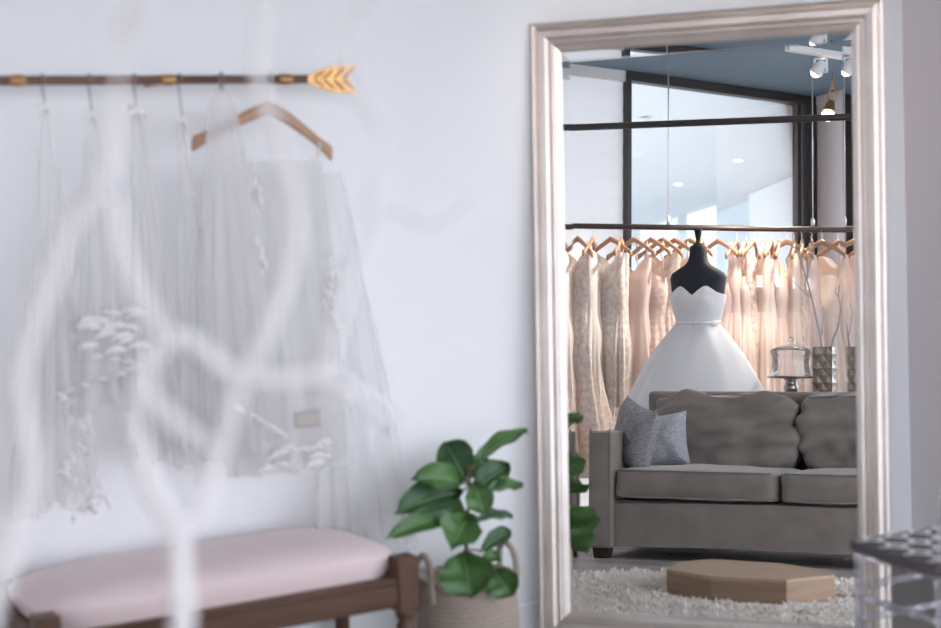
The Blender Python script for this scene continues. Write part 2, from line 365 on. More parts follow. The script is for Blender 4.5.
# ------------------------------------------------------------------ veil rod with arrow end
RZ = 1.9
rod = thing('garment_rod', 'brown wall rod with gold bands and a golden arrow-feather end', 'rod', W(0, -.2, RZ), AL)
ob('bar', mesh('bar', *tube([(-2.7, 0, 0), (-.80, 0, 0)], .0135, 12)), 'rod_brown', rod)
for s in (-2.4, -1.67, -1.235, -.87):
    bnd = ob('band', mesh('band', *tube([(s - .022, 0, 0), (s - .012, 0, 0), (s + .012, 0, 0), (s + .022, 0, 0)], [.014, .0165, .0165, .014], 12)), 'gold', rod)
    if s in (-2.4, -1.235): ob('bracket_arm', mesh('arm', *tube([(s, .01, 0), (s, .2, 0)], .008, 8)), 'gold', bnd)
for sg in (1, -1):
    V = [(-.82, 0, 0), (-.76, 0, sg * .026), (-.71, 0, sg * .040), (-.63, 0, sg * .044), (-.655, 0, sg * .012), (-.665, 0, 0)]
    V2 = [(x, .006, z) for x, y, z in V]; n = 6
    V = [(x, -.006, z) for x, y, z in V] + V2
    ob('feather_vane', mesh('vane', V, [tuple(range(n)), tuple(reversed(range(n, 2 * n)))] + [(i, (i + 1) % n, n + (i + 1) % n, n + i) for i in range(n)], False), 'gold', rod)
    for q in range(4):
        x = -.775 + q * .033
        ob('feather_barb', mesh('barb', *tube([(x, -.008, sg * .004), (x + .028, -.008, sg * (.022 + q * .004))], .0022, 5)), 'rod_brown', rod)

def veil(name, label, s, ztop, zbot, wtop, wbot, mt, lay=2, lean=0., seed=1, hook=True, lace=None, comb=True, off=.2, depth=.05, bell=1.0):
    t = thing(name, label, 'veil', W(s, -off, 0), AL, 'veils on the arrow rod')
    rnd = random.Random(seed)
    ph = [rnd.uniform(0, 6.28) for _ in range(4)]; k1 = rnd.choice((5, 6, 7)); k2 = rnd.choice((11, 13))
    def fn(u, v):
        w = wtop + (wbot - wtop) * (v ** bell); a = 2 * PI * u
        z = ztop + (zbot - ztop) * v
        z += .03 * v * math.sin(a * 2 + ph[0]) * (1 if v > .9 else 0)
        fold = 1 + v ** .5 * (.16 * math.sin(k1 * a + ph[1]) + .10 * math.sin(k2 * a + ph[2]))
        x = .5 * w * math.cos(a) * fold + lean * v + .012 * math.sin(5 * v + ph[3]) * v
        y = .5 * (.012 + depth * v) * math.sin(a) * (1 + .8 * v * math.sin(k2 * a + ph[2]))
        return (x, y, z)
    ob('tulle', mesh('tulle', *grid(72, 30, fn, True)), mt, t)
    if hook:
        P = [(-.0, -.0, RZ - .012), (.012, 0, RZ + .012), (0, 0, RZ + .019), (-.013, 0, RZ + .008), (-.004, 0, RZ - .03), (0, 0, ztop + .05), (.004, 0, ztop)]
        P = [(0, -.016, RZ - .004), (0, -.015, RZ + .012), (0, 0, RZ + .0175), (0, .016, RZ + .006), (0, .006, RZ - .03), (.002, 0, ztop + .03), (.006, 0, ztop - .01)]
        ob('hook', mesh('hook', *tube(smooth_path(P, 4), .0021, 6)), 'wire', t)
    if comb:
        V, F = grid(10, 3, lambda u, v: (-.028 + .05 * u + .012 * math.sin(PI * u), -.012 - .014 * math.sin(PI * u), ztop + .03 - .045 * u ** 1.5 - .016 * v))
        ob('comb', mesh('comb', V, F), 'pewter' if comb == 2 else 'applique', t)
    if lace:
        petals(t, lace, rnd)
    return t
def petals(t, spots, rnd, nm='lace_trim'):
    parts = []
    for (x, z, L, ang, yy) in spots:
        w = L * .13; c, s_ = math.cos(ang), math.sin(ang)
        ns = 8
        V = []
        for i in range(ns + 1):
            q = i / ns; hw = w * math.sin(PI * min(q * .95 + .03, 1)) * (1 + .25 * math.sin(q * 22)); cx = L * (q - .5)
            for sd in (-1, 0, 1):
                lx, lz = cx, sd * hw + .12 * L * math.sin(PI * q)
                V.append((x + lx * c - lz * s_, yy - .006 * (1 - abs(sd)) - .006 * math.sin(3 * q), z + lx * s_ + lz * c))
        F = []
        for i in range(ns):
            for j in range(2): F.append((i * 3 + j, i * 3 + j + 1, (i + 1) * 3 + j + 1, (i + 1) * 3 + j))
        parts.append((V, F))
    ob(nm, mesh(nm, *merge(*parts)), 'applique', t, kind='stuff')
R = random.Random(3)
def scatter(n, x0, x1, z0, z1, L0, L1, y=-.04, a0=-.5, a1=.5): return [(R.uniform(x0, x1), R.uniform(z0, z1), R.uniform(L0, L1), R.uniform(a0, a1), y - R.uniform(0, .012)) for _ in range(n)]
lace1 = [(.00 + .05 * math.sin(i * .7) - .0 + i * .004, .95 - i * .022, .05, -1.2 + R.uniform(-.6, .6), -.05) for i in range(12)] + scatter(8, -.01, .06, .66, .74, .03, .05, -.05, -1.6, 1.6)
veil('veil', 'narrow sheer veil with a ruffled lace edge, first from the wall end of the rod', -1.60, 1.815, .70, .025, .23, 'veil_tulle', lean=-.02, seed=2, lace=lace1)
lace2 = scatter(16, -.07, .09, 1.13, 1.24, .05, .085, -.05, -.3, .3) + [(-.04 + .11 * math.sin(i * .5) , 1.12 - i * .011, .035, R.uniform(-.5, .5), -.05) for i in range(12)]
veil('veil', 'grey sheer veil with a cluster of feathery leaf trim, second on the rod', -1.468, 1.79, .96, .03, .24, 'veil_dense', seed=5, lace=lace2)
veil('veil', 'short pale veil hung from a curved silver comb, third on the rod', -1.337, 1.80, .82, .03, .16, 'veil_dense', seed=7, comb=2, lean=.02)
veil('veil', 'very sheer narrow veil on a bent wire hook, fourth on the rod', -1.202, 1.77, .80, .02, .17, 'veil_tulle', seed=9)
veil('veil', 'broad cream tulle veil bunched up close beside the wooden hanger', -1.085, 1.865, .80, .055, .24, 'veil_dense', seed=11, comb=False, off=.23, bell=.6)
veil('veil', 'long sheer veil trailing down past the hanger to behind the bench', -.735, 1.62, .40, .12, .30, 'veil_tulle', seed=13, hook=False, comb=False, lean=.10, off=.16,
     lace=[(-.03 + .02 * math.sin(i * 1.3), 1.35 - i * .035, .05, -1.3 + R.uniform(-.4, .4), -.05) for i in range(7)])

def hanger_meshes(w=.43, drop=.115):
    V, F = [], []
    n = 16
    pts = []
    for i in range(n + 1):
        q = -1 + 2 * i / n; a = abs(q)
        z = -drop * (a ** 1.15) - .02 * max(0, a - .85) / .15 * 0; y = .03 * a * a
        th = .020 - .005 * a; dp = .011
        if a > .8: th += .008 * (a - .8) / .2
        pts.append((q * w / 2, y, z, th, dp))
    for (x, y, z, th, dp) in pts:
        for k in range(8):
            an = 2 * PI * k / 8; V.append((x, y + dp * math.cos(an), z + th * math.sin(an)))
    for i in range(n):
        for k in range(8): F.append((i * 8 + k, i * 8 + (k + 1) % 8, (i + 1) * 8 + (k + 1) % 8, (i + 1) * 8 + k))
    F += [tuple(reversed(range(8))), tuple(range(n * 8, n * 8 + 8))]
    me = mesh('hanger_arms', V, F); me.materials.append(MATS['hanger_wood'])
    P = [(0, 0, 0), (0, 0, .045), (.004, 0, .062), (.018, 0, .076), (.016, 0, .093), (0, 0, .1), (-.016, 0, .092), (-.019, 0, .08)]
    mh = mesh('hanger_hook', *tube(smooth_path(P, 4), .002, 6)); mh.materials.append(MATS['pale_wire'])
    return me, mh
HM, HK = hanger_meshes()
def hanger(loc, rz, label, group=None, s=1., roll=0.):
    t = thing('clothes_hanger', label, 'hanger', loc, rz, group); t.scale = (s, s, s); t.rotation_euler = (0, roll, rz)
    ob('hanger_arms', HM, None, t); ob('hook', HK, None, t, rot=(0, 0, PI / 2)); return t
hanger(W(-.925, -.2, RZ - .083), AL + .05, 'honey coloured wooden hanger holding the lace slip on the wall rod', None, 1.06, .085)
# lace slip on the hanger
t = thing('lace_slip', 'sheer white lace slip dress with leaf trim hanging from the wooden hanger', 'dress', W(-.925, -.19, 0), AL)
def slip(u, v):
    a = 2 * PI * u; w = .33 + .05 * v; z = 1.66 + (.72 - 1.66) * v
    x = .5 * w * math.cos(a) * (1 + .06 * v * math.sin(9 * a)) + .01
    y = (.02 + .05 * v) * math.sin(a) * (1 + .4 * math.sin(11 * a + 1))
    return (x, y, z)
ob('body', mesh('slip', *grid(72, 24, slip, True)), 'veil_dense', t)
for sg in (-1, 1): ob('strap', mesh('strap', *tube([(sg * .15, 0, 1.655), (sg * .165, 0, 1.70), (sg * .17, .02, 1.725)], .003, 6)), 'applique', t)
petals(t, [(-.08 + .02 * math.sin(i), 1.60 - i * .03, .06, -1.3 + R.uniform(-.5, .5), -.035) for i in range(10)] + scatter(16, -.10, .11, .72, .80, .05, .08, -.07, -.4, .5) + [(-.17 + i * .02, .93 - i * .014, .05, -.5, -.07) for i in range(8)] + [(.15, 1.3 - i * .03, .05, -1.2, -.05) for i in range(5)], R)
ob('label_clip', bbox('clip', (.0, -.085, .855), (.085, -.075, .90), .003), 'pewter', t)

# ------------------------------------------------------------------ bench
t = thing('bench', 'long wooden bench with a blush pink upholstered seat along the wall', 'bench', W(-1.238, -.295, 0), AL)
hl, hd = .552, .245
def seatfn(u, v):
    a = 2 * PI * u; c, s_ = math.cos(a), math.sin(a)
    e = .28; X = math.copysign(abs(c) ** e, c); Y = math.copysign(abs(s_) ** (e * 1.5), s_)
    # v 0 rim bottom -> 1 centre top
    if v < .35: q = v / .35; r = .955 + .045 * math.sin(q * PI / 2); z = .418 + .062 * q
    else: q = (v - .35) / .65; r = 1 - q ** 1.6 if q < 1 else 0; z = .48 + .052 * math.sin(min(1, q * 1.5) * PI / 2)
    return ((hl - .012) * X * r, (hd - .012) * Y * r, z)
V, F = grid(64, 22, seatfn, True)
ob('seat_cushion', mesh('seat', V, F), 'bench_fabric', t)
for sg in (-1, 1):
    y = sg * (hd - .01)
    rl = ob('side_rail', bbox('rail', (-hl + .03, y - .016, .335), (hl - .03, y + .016, .425), .004), 'bench_wood', t)
    for zz, rr in ((.350, .008), (.41, .007)): ob('bead', mesh('bead', *tube([(-hl + .06, y + sg * .016, zz), (hl - .06, y + sg * .016, zz)], rr, 8)), 'bench_wood', rl)
    x = sg * (hl - .01)
    el = ob('end_rail', bbox('rail', (x - .016, -hd + .03, .335), (x + .016, hd - .03, .425), .004), 'bench_wood', t)
    ob('bead', mesh('bead', *tube([(x + sg * .016, -hd + .06, .35), (x + sg * .016, hd - .06, .35)], .008, 8)), 'bench_wood', el)
post = bevel_mesh('post', *box((-.034, -.034, .318), (.034, .034, .482)), .006, 2, False)
for (v0, v1) in ((1, 1),):
    pass
lp = [(.012, 0), (.016, .03), (.02, .06), (.024, .2), (.026, .24), (.018, .25), (.027, .262), (.027, .275), (.019, .285), (.028, .30), (.03, .32)]
legm = mesh('leg', *merge(lathe(lp, 16), box((-.001, -.001, .3), (.001, .001, .31))))
for sx in (-1, 1):
    for sy in (-1, 1):
        l = ob('leg', mesh('leg', *lathe(lp, 16)), 'bench_wood', t, (sx * (hl - .022), sy * (hd - .02), 0))
        ob('corner_post', post, 'bench_wood', l)

# ------------------------------------------------------------------ basket and fiddle-leaf fig
bc = W(-.315, -.195, 0)
t = thing('basket', 'round coiled jute basket with rope handles holding the fig plant', 'basket', bc)
bp = []
nc = 20; hz_ = .30
for i in range(nc):
    z0 = hz_ * i / nc; r0 = .150 + .014 * math.sin(PI * min(1, (z0 / hz_) * .9 + .1))
    for q in (0, .25, .5, .75): bp.append((r0 + .0045 * math.sin(PI * q) - (.002 if q == 0 else 0), z0 + hz_ / nc * q))
bp.append((.157, hz_)); bp.append((.150, hz_ + .003)); bp += [(.146, hz_ - .01), (.140, .02), (.01, .02)]
ob('body', mesh('basket_body', *lathe(bp, 40)), 'basket_jute', t)
for a in (-2.6, .55):
    d = Vector((math.cos(a), math.sin(a), 0)); q = Vector((-d.y, d.x, 0))
    P = [d * .158 - q * .05 + Vector((0, 0, .24)), d * .162 - q * .05 + Vector((0, 0, .31)), d * .158 - q * .04 + Vector((0, 0, .36)), d * .155 + Vector((0, 0, .385)), d * .158 + q * .04 + Vector((0, 0, .36)), d * .162 + q * .05 + Vector((0, 0, .31)), d * .158 + q * .05 + Vector((0, 0, .24))]
    ob('rope_handle', mesh('handle', *tube(smooth_path(P, 5), .0105, 8, .12)), 'basket_jute', t)
t = thing('potted_fig', 'leafy green fiddle-leaf fig growing in the jute basket', 'plant', bc + Vector((0, 0, .022)))
ob('nursery_pot', mesh('pot', *lathe([(.09, 0), (.112, .2), (.118, .2), (.118, .215), (.108, .215), (.105, .17), (.001, .17)], 24)), 'nursery_pot', t)
ob('soil', mesh('soil', *lathe([(.104, .168), (.06, .176), (.001, .18)], 20, cap=False)), 'soil', t)
inv = -(bc + Vector((0, 0, .022)))
stem = [(-.045, 5.10, .19), (-.047, 5.10, .30), (-.044, 5.10, .40), (-.034, 5.095, .514), (-.025, 5.10, .60), (-.025, 5.11, .675)]
stem_o = ob('stem', mesh('stem', *tube(smooth_path([Vector(p) + inv for p in stem], 4), (.008, .004), 8)), 'stem_brown', t)
LEAVES = [((-.018, 5.081, .671), (.17, 5.188, .762), .062), ((-.036, 5.14, .619), (-.096, 5.198, .735), .115), ((-.045, 5.066, .626), (-.197, 4.911, .674), .085), ((-.05, 5.097, .592), (-.253, 4.902, .572), .105), ((-.05, 5.097, .514), (-.282, 4.816, .512), .07), ((-.022, 5.148, .574), (.105, 5.22, .651), .085), ((.026, 5.129, .579), (.147, 5.175, .585), .062), ((-.033, 5.003, .533), (-.086, 4.882, .458), .125), ((-.016, 5.082, .493), (.11, 5.154, .489), .052), ((-.001, 5.137, .383), (.101, 5.24, .428), .058), ((-.053, 4.969, .424), (-.034, 4.888, .298), .165), ((.042, 5.069, .339), (.095, 5.03, .259), .1), ((-.011, 5.039, .63), (.017, 4.986, .534), .085), ((-.002, 5.182, .346), (.058, 5.262, .338), .055), ((-.03, 5.167, .62), (.038, 5.274, .651), .09), ((-.04, 5.11, .5), (-.16, 5.2, .56), .1)]
for i, (b0, t0, w) in enumerate(LEAVES):
    b0, t0 = Vector(b0) + inv, Vector(t0) + inv; ax = t0 - b0; L = ax.length; ax = ax / L
    facing = Vector((.0, -1, .55)) if abs(ax.x) < .8 or ax.z < -.3 else Vector((0, -.62, 1))
    if i in (7, 10, 11): facing = Vector((-.05, -1, .3))
    nrm = (facing - ax * facing.dot(ax)).normalized(); sd = ax.cross(nrm)
    droop = .12 * L
    def leaf(u, v, lift=0.):
        q = v; hw = w * .54 * (math.sin(PI * min(1, .03 + .97 * q) ** 1.25) ** .62 if 0 < q < 1 else .02) * (.78 + .22 * math.sin(min(1, q / .55) * PI / 2))
        sx_ = (u - .5) * 2
        rip = .08 * w * math.sin(q * 15 + i + sx_) * abs(sx_)
        return b0 + ax * (L * q) + sd * (sx_ * hw) + nrm * (-.16 * w * (1 - abs(sx_)) + .35 * w * sx_ * sx_ * .35 + rip + droop * math.sin(PI * q) + lift)
    lf = ob('leaf', mesh('leaf', *grid(8, 14, leaf)), 'leaf_dark' if i in (1, 3, 5, 8, 9, 14) else 'leaf_green', t)
    ob('midrib', mesh('midrib', *tube([leaf(.5, q / 10, .001) for q in range(11)], (.0022, .0008), 5)), 'leaf_vein', lf)
    # petiole to the stem
    near = min((Vector(p) + inv for p in stem), key=lambda p: (p - b0).length)
    if (near - b0).length > .01: ob('petiole', mesh('petiole', *tube([near, (near + b0) / 2 + Vector((0, 0, .004)), b0 + ax * .01], .0028, 6)), 'stem_brown', lf)

# ------------------------------------------------------------------ clear bamboo-turned chair with patterned cushion
e1 = Vector((.423, -.906, 0)); cz = Vector((1.05, 4.60, 0)); ca = math.atan2(-.906, .423)     # x along the near side, y to the far side
t = thing('chair', 'clear acrylic bamboo-turned chair standing in front of the mirror corner', 'chair', cz, ca)
sw = .40
def knob_tube(p0, p1, r):
    p0, p1 = Vector(p0), Vector(p1); n = 16; P, ra = [], []
    L = (p1 - p0).length; k = max(2, round(L / .11))
    N_ = k * 8
    for i in range(N_ + 1):
        q = i / N_; f_ = (q * k) % 1; d_ = min(f_, 1 - f_)
        P.append(p0.lerp(p1, q)); ra.append(r * (1.45 if d_ < .07 else 1.0))
    return tube(P, ra, 10)
for (x, y) in ((.03, .03), (sw - .03, .03), (.03, sw - .03), (sw - .03, sw - .03)):
    ob('leg', mesh('leg', *knob_tube((x, y, 0), (x, y, .455), .015)), 'acrylic', t)
for zz in (.24, .335):
    for a_, b_ in (((.03, .03), (.03, sw - .03)), ((.03, .03), (sw - .03, .03)), ((.03, sw - .03), (sw - .03, sw - .03)), ((sw - .03, .03), (sw - .03, sw - .03))):
        z2 = zz + (.03 if a_[0] == b_[0] else 0)
        ob('stretcher', mesh('stretcher', *knob_tube((*a_, z2), (*b_, z2), .0095)), 'acrylic', t)
ob('seat', bevel_mesh('seat', *box((.02, .02, .45), (sw - .02, sw - .02, .468)), .008, 2), 'acrylic', t)
for x in (.03, sw - .03): ob('back_post', mesh('back_post', *knob_tube((sw - .03, x, .468), (sw + .03, x, .92), .014)), 'acrylic', t)
for zz, xx in ((.9, .0275), (.8, .014), (.62, -.009)): ob('back_rail', mesh('back_rail', *knob_tube((sw + xx, .03, zz), (sw + xx, sw - .03, zz), .011)), 'acrylic', t)
for k in range(5): ob('back_spindle', mesh('spindle', *knob_tube((sw - .009, .08 + k * .06, .62), (sw + .014, .08 + k * .06, .8), .008)), 'acrylic', t)
t = thing('seat_cushion', 'dark grey seat cushion with a white trellis pattern on the clear chair', 'cushion', cz + Vector((0, 0, .469)), ca)
CH = .032
cs = .41; o_ = -.005
def cush(u, v):
    a = 2 * PI * u; c, s_ = math.cos(a), math.sin(a); e = .22
    X = math.copysign(abs(c) ** e, c); Y = math.copysign(abs(s_) ** e, s_)
    if v < .4: q = v / .4; r = .97 + .03 * math.sin(q * PI); z = CH * .8 * q
    else: q = (v - .4) / .6; r = 1 - q; z = CH * (.8 + .2 * math.sin(min(1, q * 2.2) * PI / 2))
    return (o_ + cs / 2 + cs / 2 * X * r, o_ + cs / 2 + cs / 2 * Y * r, z)
ob('cover', mesh('cover', *grid(64, 20, cush, True)), 'cushion_grey', t)
# quatrefoil-like trellis ribbons lying on the cover
parts = []
for k in range(5):
    for sg in (0, 1):
        pts = []
        for q in range(61):
            y = .012 + (cs - .03) * q / 60
            x = .005 + k * .10 + .047 * math.tanh(1.6 * math.sin(2 * PI * y / .17 + .6)) / .92 * (1 if sg == 0 else -1)
            if .012 < x < cs - .012: pts.append((x, y))
        for (xa, ya), (xb, yb) in zip(pts, pts[1:]):
            dx, dy = xb - xa, yb - ya; l = math.hypot(dx, dy) or 1
            if l > .03: continue
            nx, ny = -dy / l * .0078, dx / l * .0078; zz = CH + .0012
            parts.append(([(xa + nx, ya + ny, zz), (xa - nx, ya - ny, zz), (xb - nx, yb - ny, zz), (xb + nx, yb + ny, zz)], [(0, 1, 2, 3)]))
ob('trellis_pattern', mesh('trellis', *merge(*parts), False), 'cushion_line', t, (o_, o_, 0), kind='stuff')

# ------------------------------------------------------------------ sofa (x along, y towards the mirror)
t = thing('sofa', 'grey upholstered two-seat sofa facing the mirror', 'sofa', SA, SR)
LS = 1.72
from mathutils import noise as nz
V, F = grid(40, 8, lambda u, v: (-.005 + (LS + .01) * u, -.012 + .02 * math.sin(PI * u), .062 + .018 * math.sin(PI * u) + (.30 - .08) * v))
Vb, Fb = grid(40, 8, lambda u, v: (-.005 + (LS + .01) * u, -.85, .08 + .22 * (1 - v)))
fr_ = merge((V, F), (Vb, Fb), box((0, -.85, .10), (LS, -.03, .30)))
ob('base', mesh('base', *fr_), 'sofa_grey', t)
for x0 in (-.128, LS):
    arm = ob('arm', bevel_mesh('arm', *box((x0, -.93, .055), (x0 + .130, .022, .655)), .018, 4), 'sofa_grey', t)
    for pz in ((x0 + .012, x0 + .118),):
        P = [(pz[0], .021, .07), (pz[0], .021, .62), (pz[0] + .012, .021, .642), (pz[1] - .012, .021, .642), (pz[1], .021, .62), (pz[1], .021, .07)]
        ob('piping', mesh('piping', *tube(smooth_path(P, 4), .004, 6)), 'sofa_grey', arm)
ob('back_frame', bevel_mesh('back_frame', *box((-.055, -.95, .08), (LS + .055, -.78, .868)), .025, 4), 'sofa_grey', t)
for k in range(2):
    x0 = .005 + k * .858; L = .85
    c = ob('seat_cushion', cushion_mesh('seat_cushion', L, .66, .145, .022, .007, 3 + k, pw=14), 'sofa_grey', t, (x0 + L / 2, -.32, .388))
    for zz in (-.066, .07):
        P = [(-L / 2 + .03, .318, zz), (-L / 4, .332, zz), (0, .336, zz), (L / 4, .332, zz), (L / 2 - .03, .318, zz)]
        ob('piping', mesh('piping', *tube(smooth_path(P, 5), .0045, 6)), 'sofa_grey', c)
for k, (x0, L, hh) in enumerate(((.03, .80, .41), (.835, .84, .41))):
    c = ob('back_cushion', cushion_mesh('back_cushion', L, .22, hh, .02, .042, 11 + 7 * k, pw=8), 'sofa_grey', t, (x0 + L / 2, -.66, .64), (.16, 0, .0))
    P = [(-L / 2 + .05, .085, hh / 2 - .02), (0, .09, hh / 2 - .004), (L / 2 - .05, .085, hh / 2 - .02)]
    ob('piping', mesh('piping', *tube(smooth_path(P, 8), .005, 6)), 'sofa_grey', c)
for x in (-.07, LS + .07):
    for y in (-.05, -.88):
        ob('leg', bevel_mesh('leg', [(-.045, -.045, .06), (.045, -.045, .06), (.045, .045, .06), (-.045, .045, .06), (-.037, -.037, 0), (.037, -.037, 0), (.037, .037, 0), (-.037, .037, 0)], [(0, 1, 2, 3), (7, 6, 5, 4), (0, 4, 5, 1), (1, 5, 6, 2), (2, 6, 7, 3), (3, 7, 4, 0)], .003, 2, False), 'sofa_leg', t, (x, y, 0))
def pillow(label, size, loc, rot, mt, seed):
    def side(sg):
        def fn(u, v):
            x, y = u * 2 - 1, v * 2 - 1
            th = ((1 - x ** 4) * (1 - y ** 4)) ** .6
            pin = 1 - .10 * (1 - abs(x * y))* 0
            ex = x * (1 - .10 * (1 - y * y)* 0 - .07 * (1 - abs(y)) * 0) * (1 - .09 * (1 - (abs(y)) ** 2))
            ey = y * (1 - .09 * (1 - (abs(x)) ** 2))
            w_ = .012 * nz.noise(Vector((x * 2.2 + seed, y * 2.2, sg)))
            return (ex * size / 2, sg * (.075 * th + w_ * th), ey * size / 2 + size / 2)
        return fn
    p = thing('throw_pillow', label, 'pillow', loc, rot=rot)
    ob('front_cover', mesh('front', *grid(20, 20, side(1))), mt, p); ob('back_cover', mesh('back', *grid(20, 20, side(-1))), mt, p)
    return p
pillow('slate linen throw pillow standing on its corner against the sofa arm', .36, S(-.005, -.255, .452), (.12, .24, SR + .80), 'pillow_linen', 1)
pillow('pale blue-grey throw pillow leaning on the sofa back beside the slate one', .30, S(.15, -.40, .455), (.22, -.12, SR - .10), 'pillow_pale', 5)

# ------------------------------------------------------------------ podium and rug
py_ = [(.712, 1.39), (.68, 1.08), (.765, .88), (1.085, .93), (1.36, 1.16), (1.385, 1.28), (1.25, 1.552), (.952, 1.57)]
n = len(py_)
t = thing('podium', 'low oak-coloured eight-sided podium on the white rug', 'podium', S(1.035, 1.29, .016), SR)
pv = [(x - 1.03, y - 1.24) for x, y in py_]
HP = .102
ob('top_board', mesh('top', [(x, y, HP) for x, y in pv] + [(x, y, HP - .012) for x, y in pv], [tuple(reversed(range(n))), tuple(range(n, 2 * n))] + [(i, (i + 1) % n, n + (i + 1) % n, n + i) for i in range(n)], False), 'podium_top', t)
for i in range(n):
    (xa, ya), (xb, yb) = pv[i], pv[(i + 1) % n]; k = .985
    V = [(xa, ya, 0), (xb, yb, 0), (xb, yb, HP - .0125), (xa, ya, HP - .0125)]; V += [(x * .95, y * .95, z) for x, y, z in V]
    ob('side_panel', mesh('side', V, [(0, 1, 2, 3), (7, 6, 5, 4), (0, 4, 5, 1), (1, 5, 6, 2), (2, 6, 7, 3), (3, 7, 4, 0)], False), 'podium_wood', t)
t = thing('rug', 'shaggy off-white rug under the podium in front of the mirror', 'rug', S(1.0, 1.42, 0), SR)
pin = [(x - .995, y - 1.37) for x, y in py_]; pcx, pcy = sum(x for x, y in pin) / n, sum(y for x, y in pin) / n
def in_podium(x, y, k):
    x, y = pcx + (x - pcx) / k, pcy + (y - pcy) / k; r = False
    for (xa, ya), (xb, yb) in zip(pin, pin[1:] + pin[:1]):
        if (ya > y) != (yb > y) and x < (xb - xa) * (y - ya) / (yb - ya) + xa: r = not r
    return r
def rim(a): return 1 + .05 * math.sin(3 * a + 1) + .03 * math.sin(7 * a)
RX, RY = .98, .80
ob('backing', mesh('backing', *lathe([(RX, .001), (RX, .012), (.01, .012)], 48, 1, RY / RX)), 'rug_back', t)
rv, rf = [], []
rr = random.Random(1)
for _ in range(20000):
    a = rr.uniform(0, 2 * PI); q = math.sqrt(rr.random()) * rim(a); x, y = RX * q * math.cos(a), RY * q * math.sin(a)
    if (S(1.0 + x, 1.42 + y, 0) - MB).dot(Vector((math.sin(PSI), math.cos(PSI), 0))) > -.06: continue
    if in_podium(x, y, 1.13): continue
    cl_ = nz.noise(Vector((x * 14, y * 14, 0))); h = (rr.uniform(.012, .03) + max(0, cl_) * .045) * (.6 if in_podium(x, y, 1.4) else 1); b2 = rr.uniform(0, 2 * PI); ln = rr.uniform(.008, .04); w = .006
    dx, dy = math.cos(b2), math.sin(b2); i = len(rv)
    rv += [(x - dy * w, y + dx * w, .01), (x + dy * w, y - dx * w, .01), (x + dx * ln * .5 + dy * w, y + dy * ln * .5 - dx * w, .01 + h * .7), (x + dx * ln * .5 - dy * w, y + dy * ln * .5 + dx * w, .01 + h * .7), (x + dx * ln, y + dy * ln, .01 + h)]
    rf += [(i, i + 1, i + 2, i + 3), (i + 3, i + 2, i + 4)]
ob('pile', mesh('pile', rv, rf), 'rug_wool', t, kind='stuff')

# ------------------------------------------------------------------ dress form and wedding gown
MX, MY = .025, -1.54
t = thing('dress_form', 'black dress form with a tapered neck finial wearing the white gown', 'mannequin', S(MX, MY, 0), SR)
ring = [(1.15, .14, .10), (1.29, .125, .095), (1.38, .145, .105), (1.46, .158, .112), (1.515, .166, .10), (1.555, .172, .085), (1.585, .160, .075), (1.612, .118, .066), (1.635, .080, .058), (1.66, .060, .053), (1.70, .052, .050), (1.742, .050, .049), (1.752, .044, .044), (1.755, .001, .001)]
V, F = grid(36, len(ring) - 1, lambda u, v: (lambda r: (math.copysign(abs(math.cos(2 * PI * u)) ** .85, math.cos(2 * PI * u)) * r[1], math.copysign(abs(math.sin(2 * PI * u)) ** .85, math.sin(2 * PI * u)) * r[2], r[0]))(ring[round(v * (len(ring) - 1))]), True)
ob('torso', mesh('torso', V, F), 'form_black', t)
ob('neck_finial', mesh('finial', *lathe([(.03, 1.752), (.030, 1.762), (.014, 1.772), (.013, 1.785), (.019, 1.815), (.024, 1.845), (.024, 1.853), (.001, 1.857)], 20)), 'form_black', t)
ob('stand_pole', mesh('pole', *tube([(0, 0, .02), (0, 0, 1.2)], .014, 10)), 'form_black', t)
ob('stand_base', mesh('base', *lathe([(.16, 0), (.16, .012), (.05, .03), (.02, .05)], 24)), 'form_black', t)
g = thing('wedding_gown', 'strapless white sweetheart wedding gown with a full tulle skirt on the dress form', 'dress', S(MX, MY, 0), SR)
br_ = [(1.265, .138, .106), (1.295, .137, .106), (1.34, .150, .116), (1.40, .166, .130), (1.45, .174, .140), (1.50, .170, .128)]
def bod(u, v):
    a = 2 * PI * u; c, s_ = math.cos(a), math.sin(a)
    front = max(0, s_); ca_ = c
    top = 1.452 + (front ** .7) * (.052 * math.exp(-((abs(ca_) - .48) / .30) ** 2) - .012 * math.exp(-(ca_ / .10) ** 2))
    z = 1.265 + (top - 1.265) * v
    for i in range(len(br_) - 1):
        if br_[i][0] <= z <= br_[i + 1][0] + 1e-6: break
    q = (z - br_[i][0]) / (br_[i + 1][0] - br_[i][0]); rx = br_[i][1] + (br_[i + 1][1] - br_[i][1]) * q; ry = br_[i][2] + (br_[i + 1][2] - br_[i][2]) * q
    cup = front * .022 * math.exp(-((abs(ca_) - .5) / .25) ** 2) * math.exp(-((z - 1.435) / .05) ** 2)
    return (c * rx, s_ * (ry + cup), z)
ob('bodice', mesh('bodice', *grid(72, 20, bod, True)), 'satin_white', g)
bt = ob('belt', mesh('belt', *lathe([(.134, 1.268), (.141, 1.270), (.143, 1.282), (.141, 1.294), (.134, 1.296)], 48, 1, .79, cap=False)), 'belt_bead', g)
def skirt(sc_, ph, amp, zb):
    def fn(u, v):
        a = 2 * PI * u; z = 1.27 + (zb - 1.27) * v
        r = .132 + .46 * (1 - math.exp(-2.2 * v)) / (1 - math.exp(-2.2)) * sc_; r = min(r, .40 + (r - .40) * .3)
        fold = 1 + amp * v ** .8 * (math.sin(9 * a + ph) * .6 + math.sin(14 * a + 2 * ph) * .4)
        return (r * math.cos(a) * fold * 1.04, r * math.sin(a) * fold * (.80 + .06 * v), z + .008 * math.sin(7 * a))
    return fn
ob('skirt', mesh('skirt', *grid(120, 36, skirt(.97, .3, .075, .03), True)), 'skirt_tulle', g)
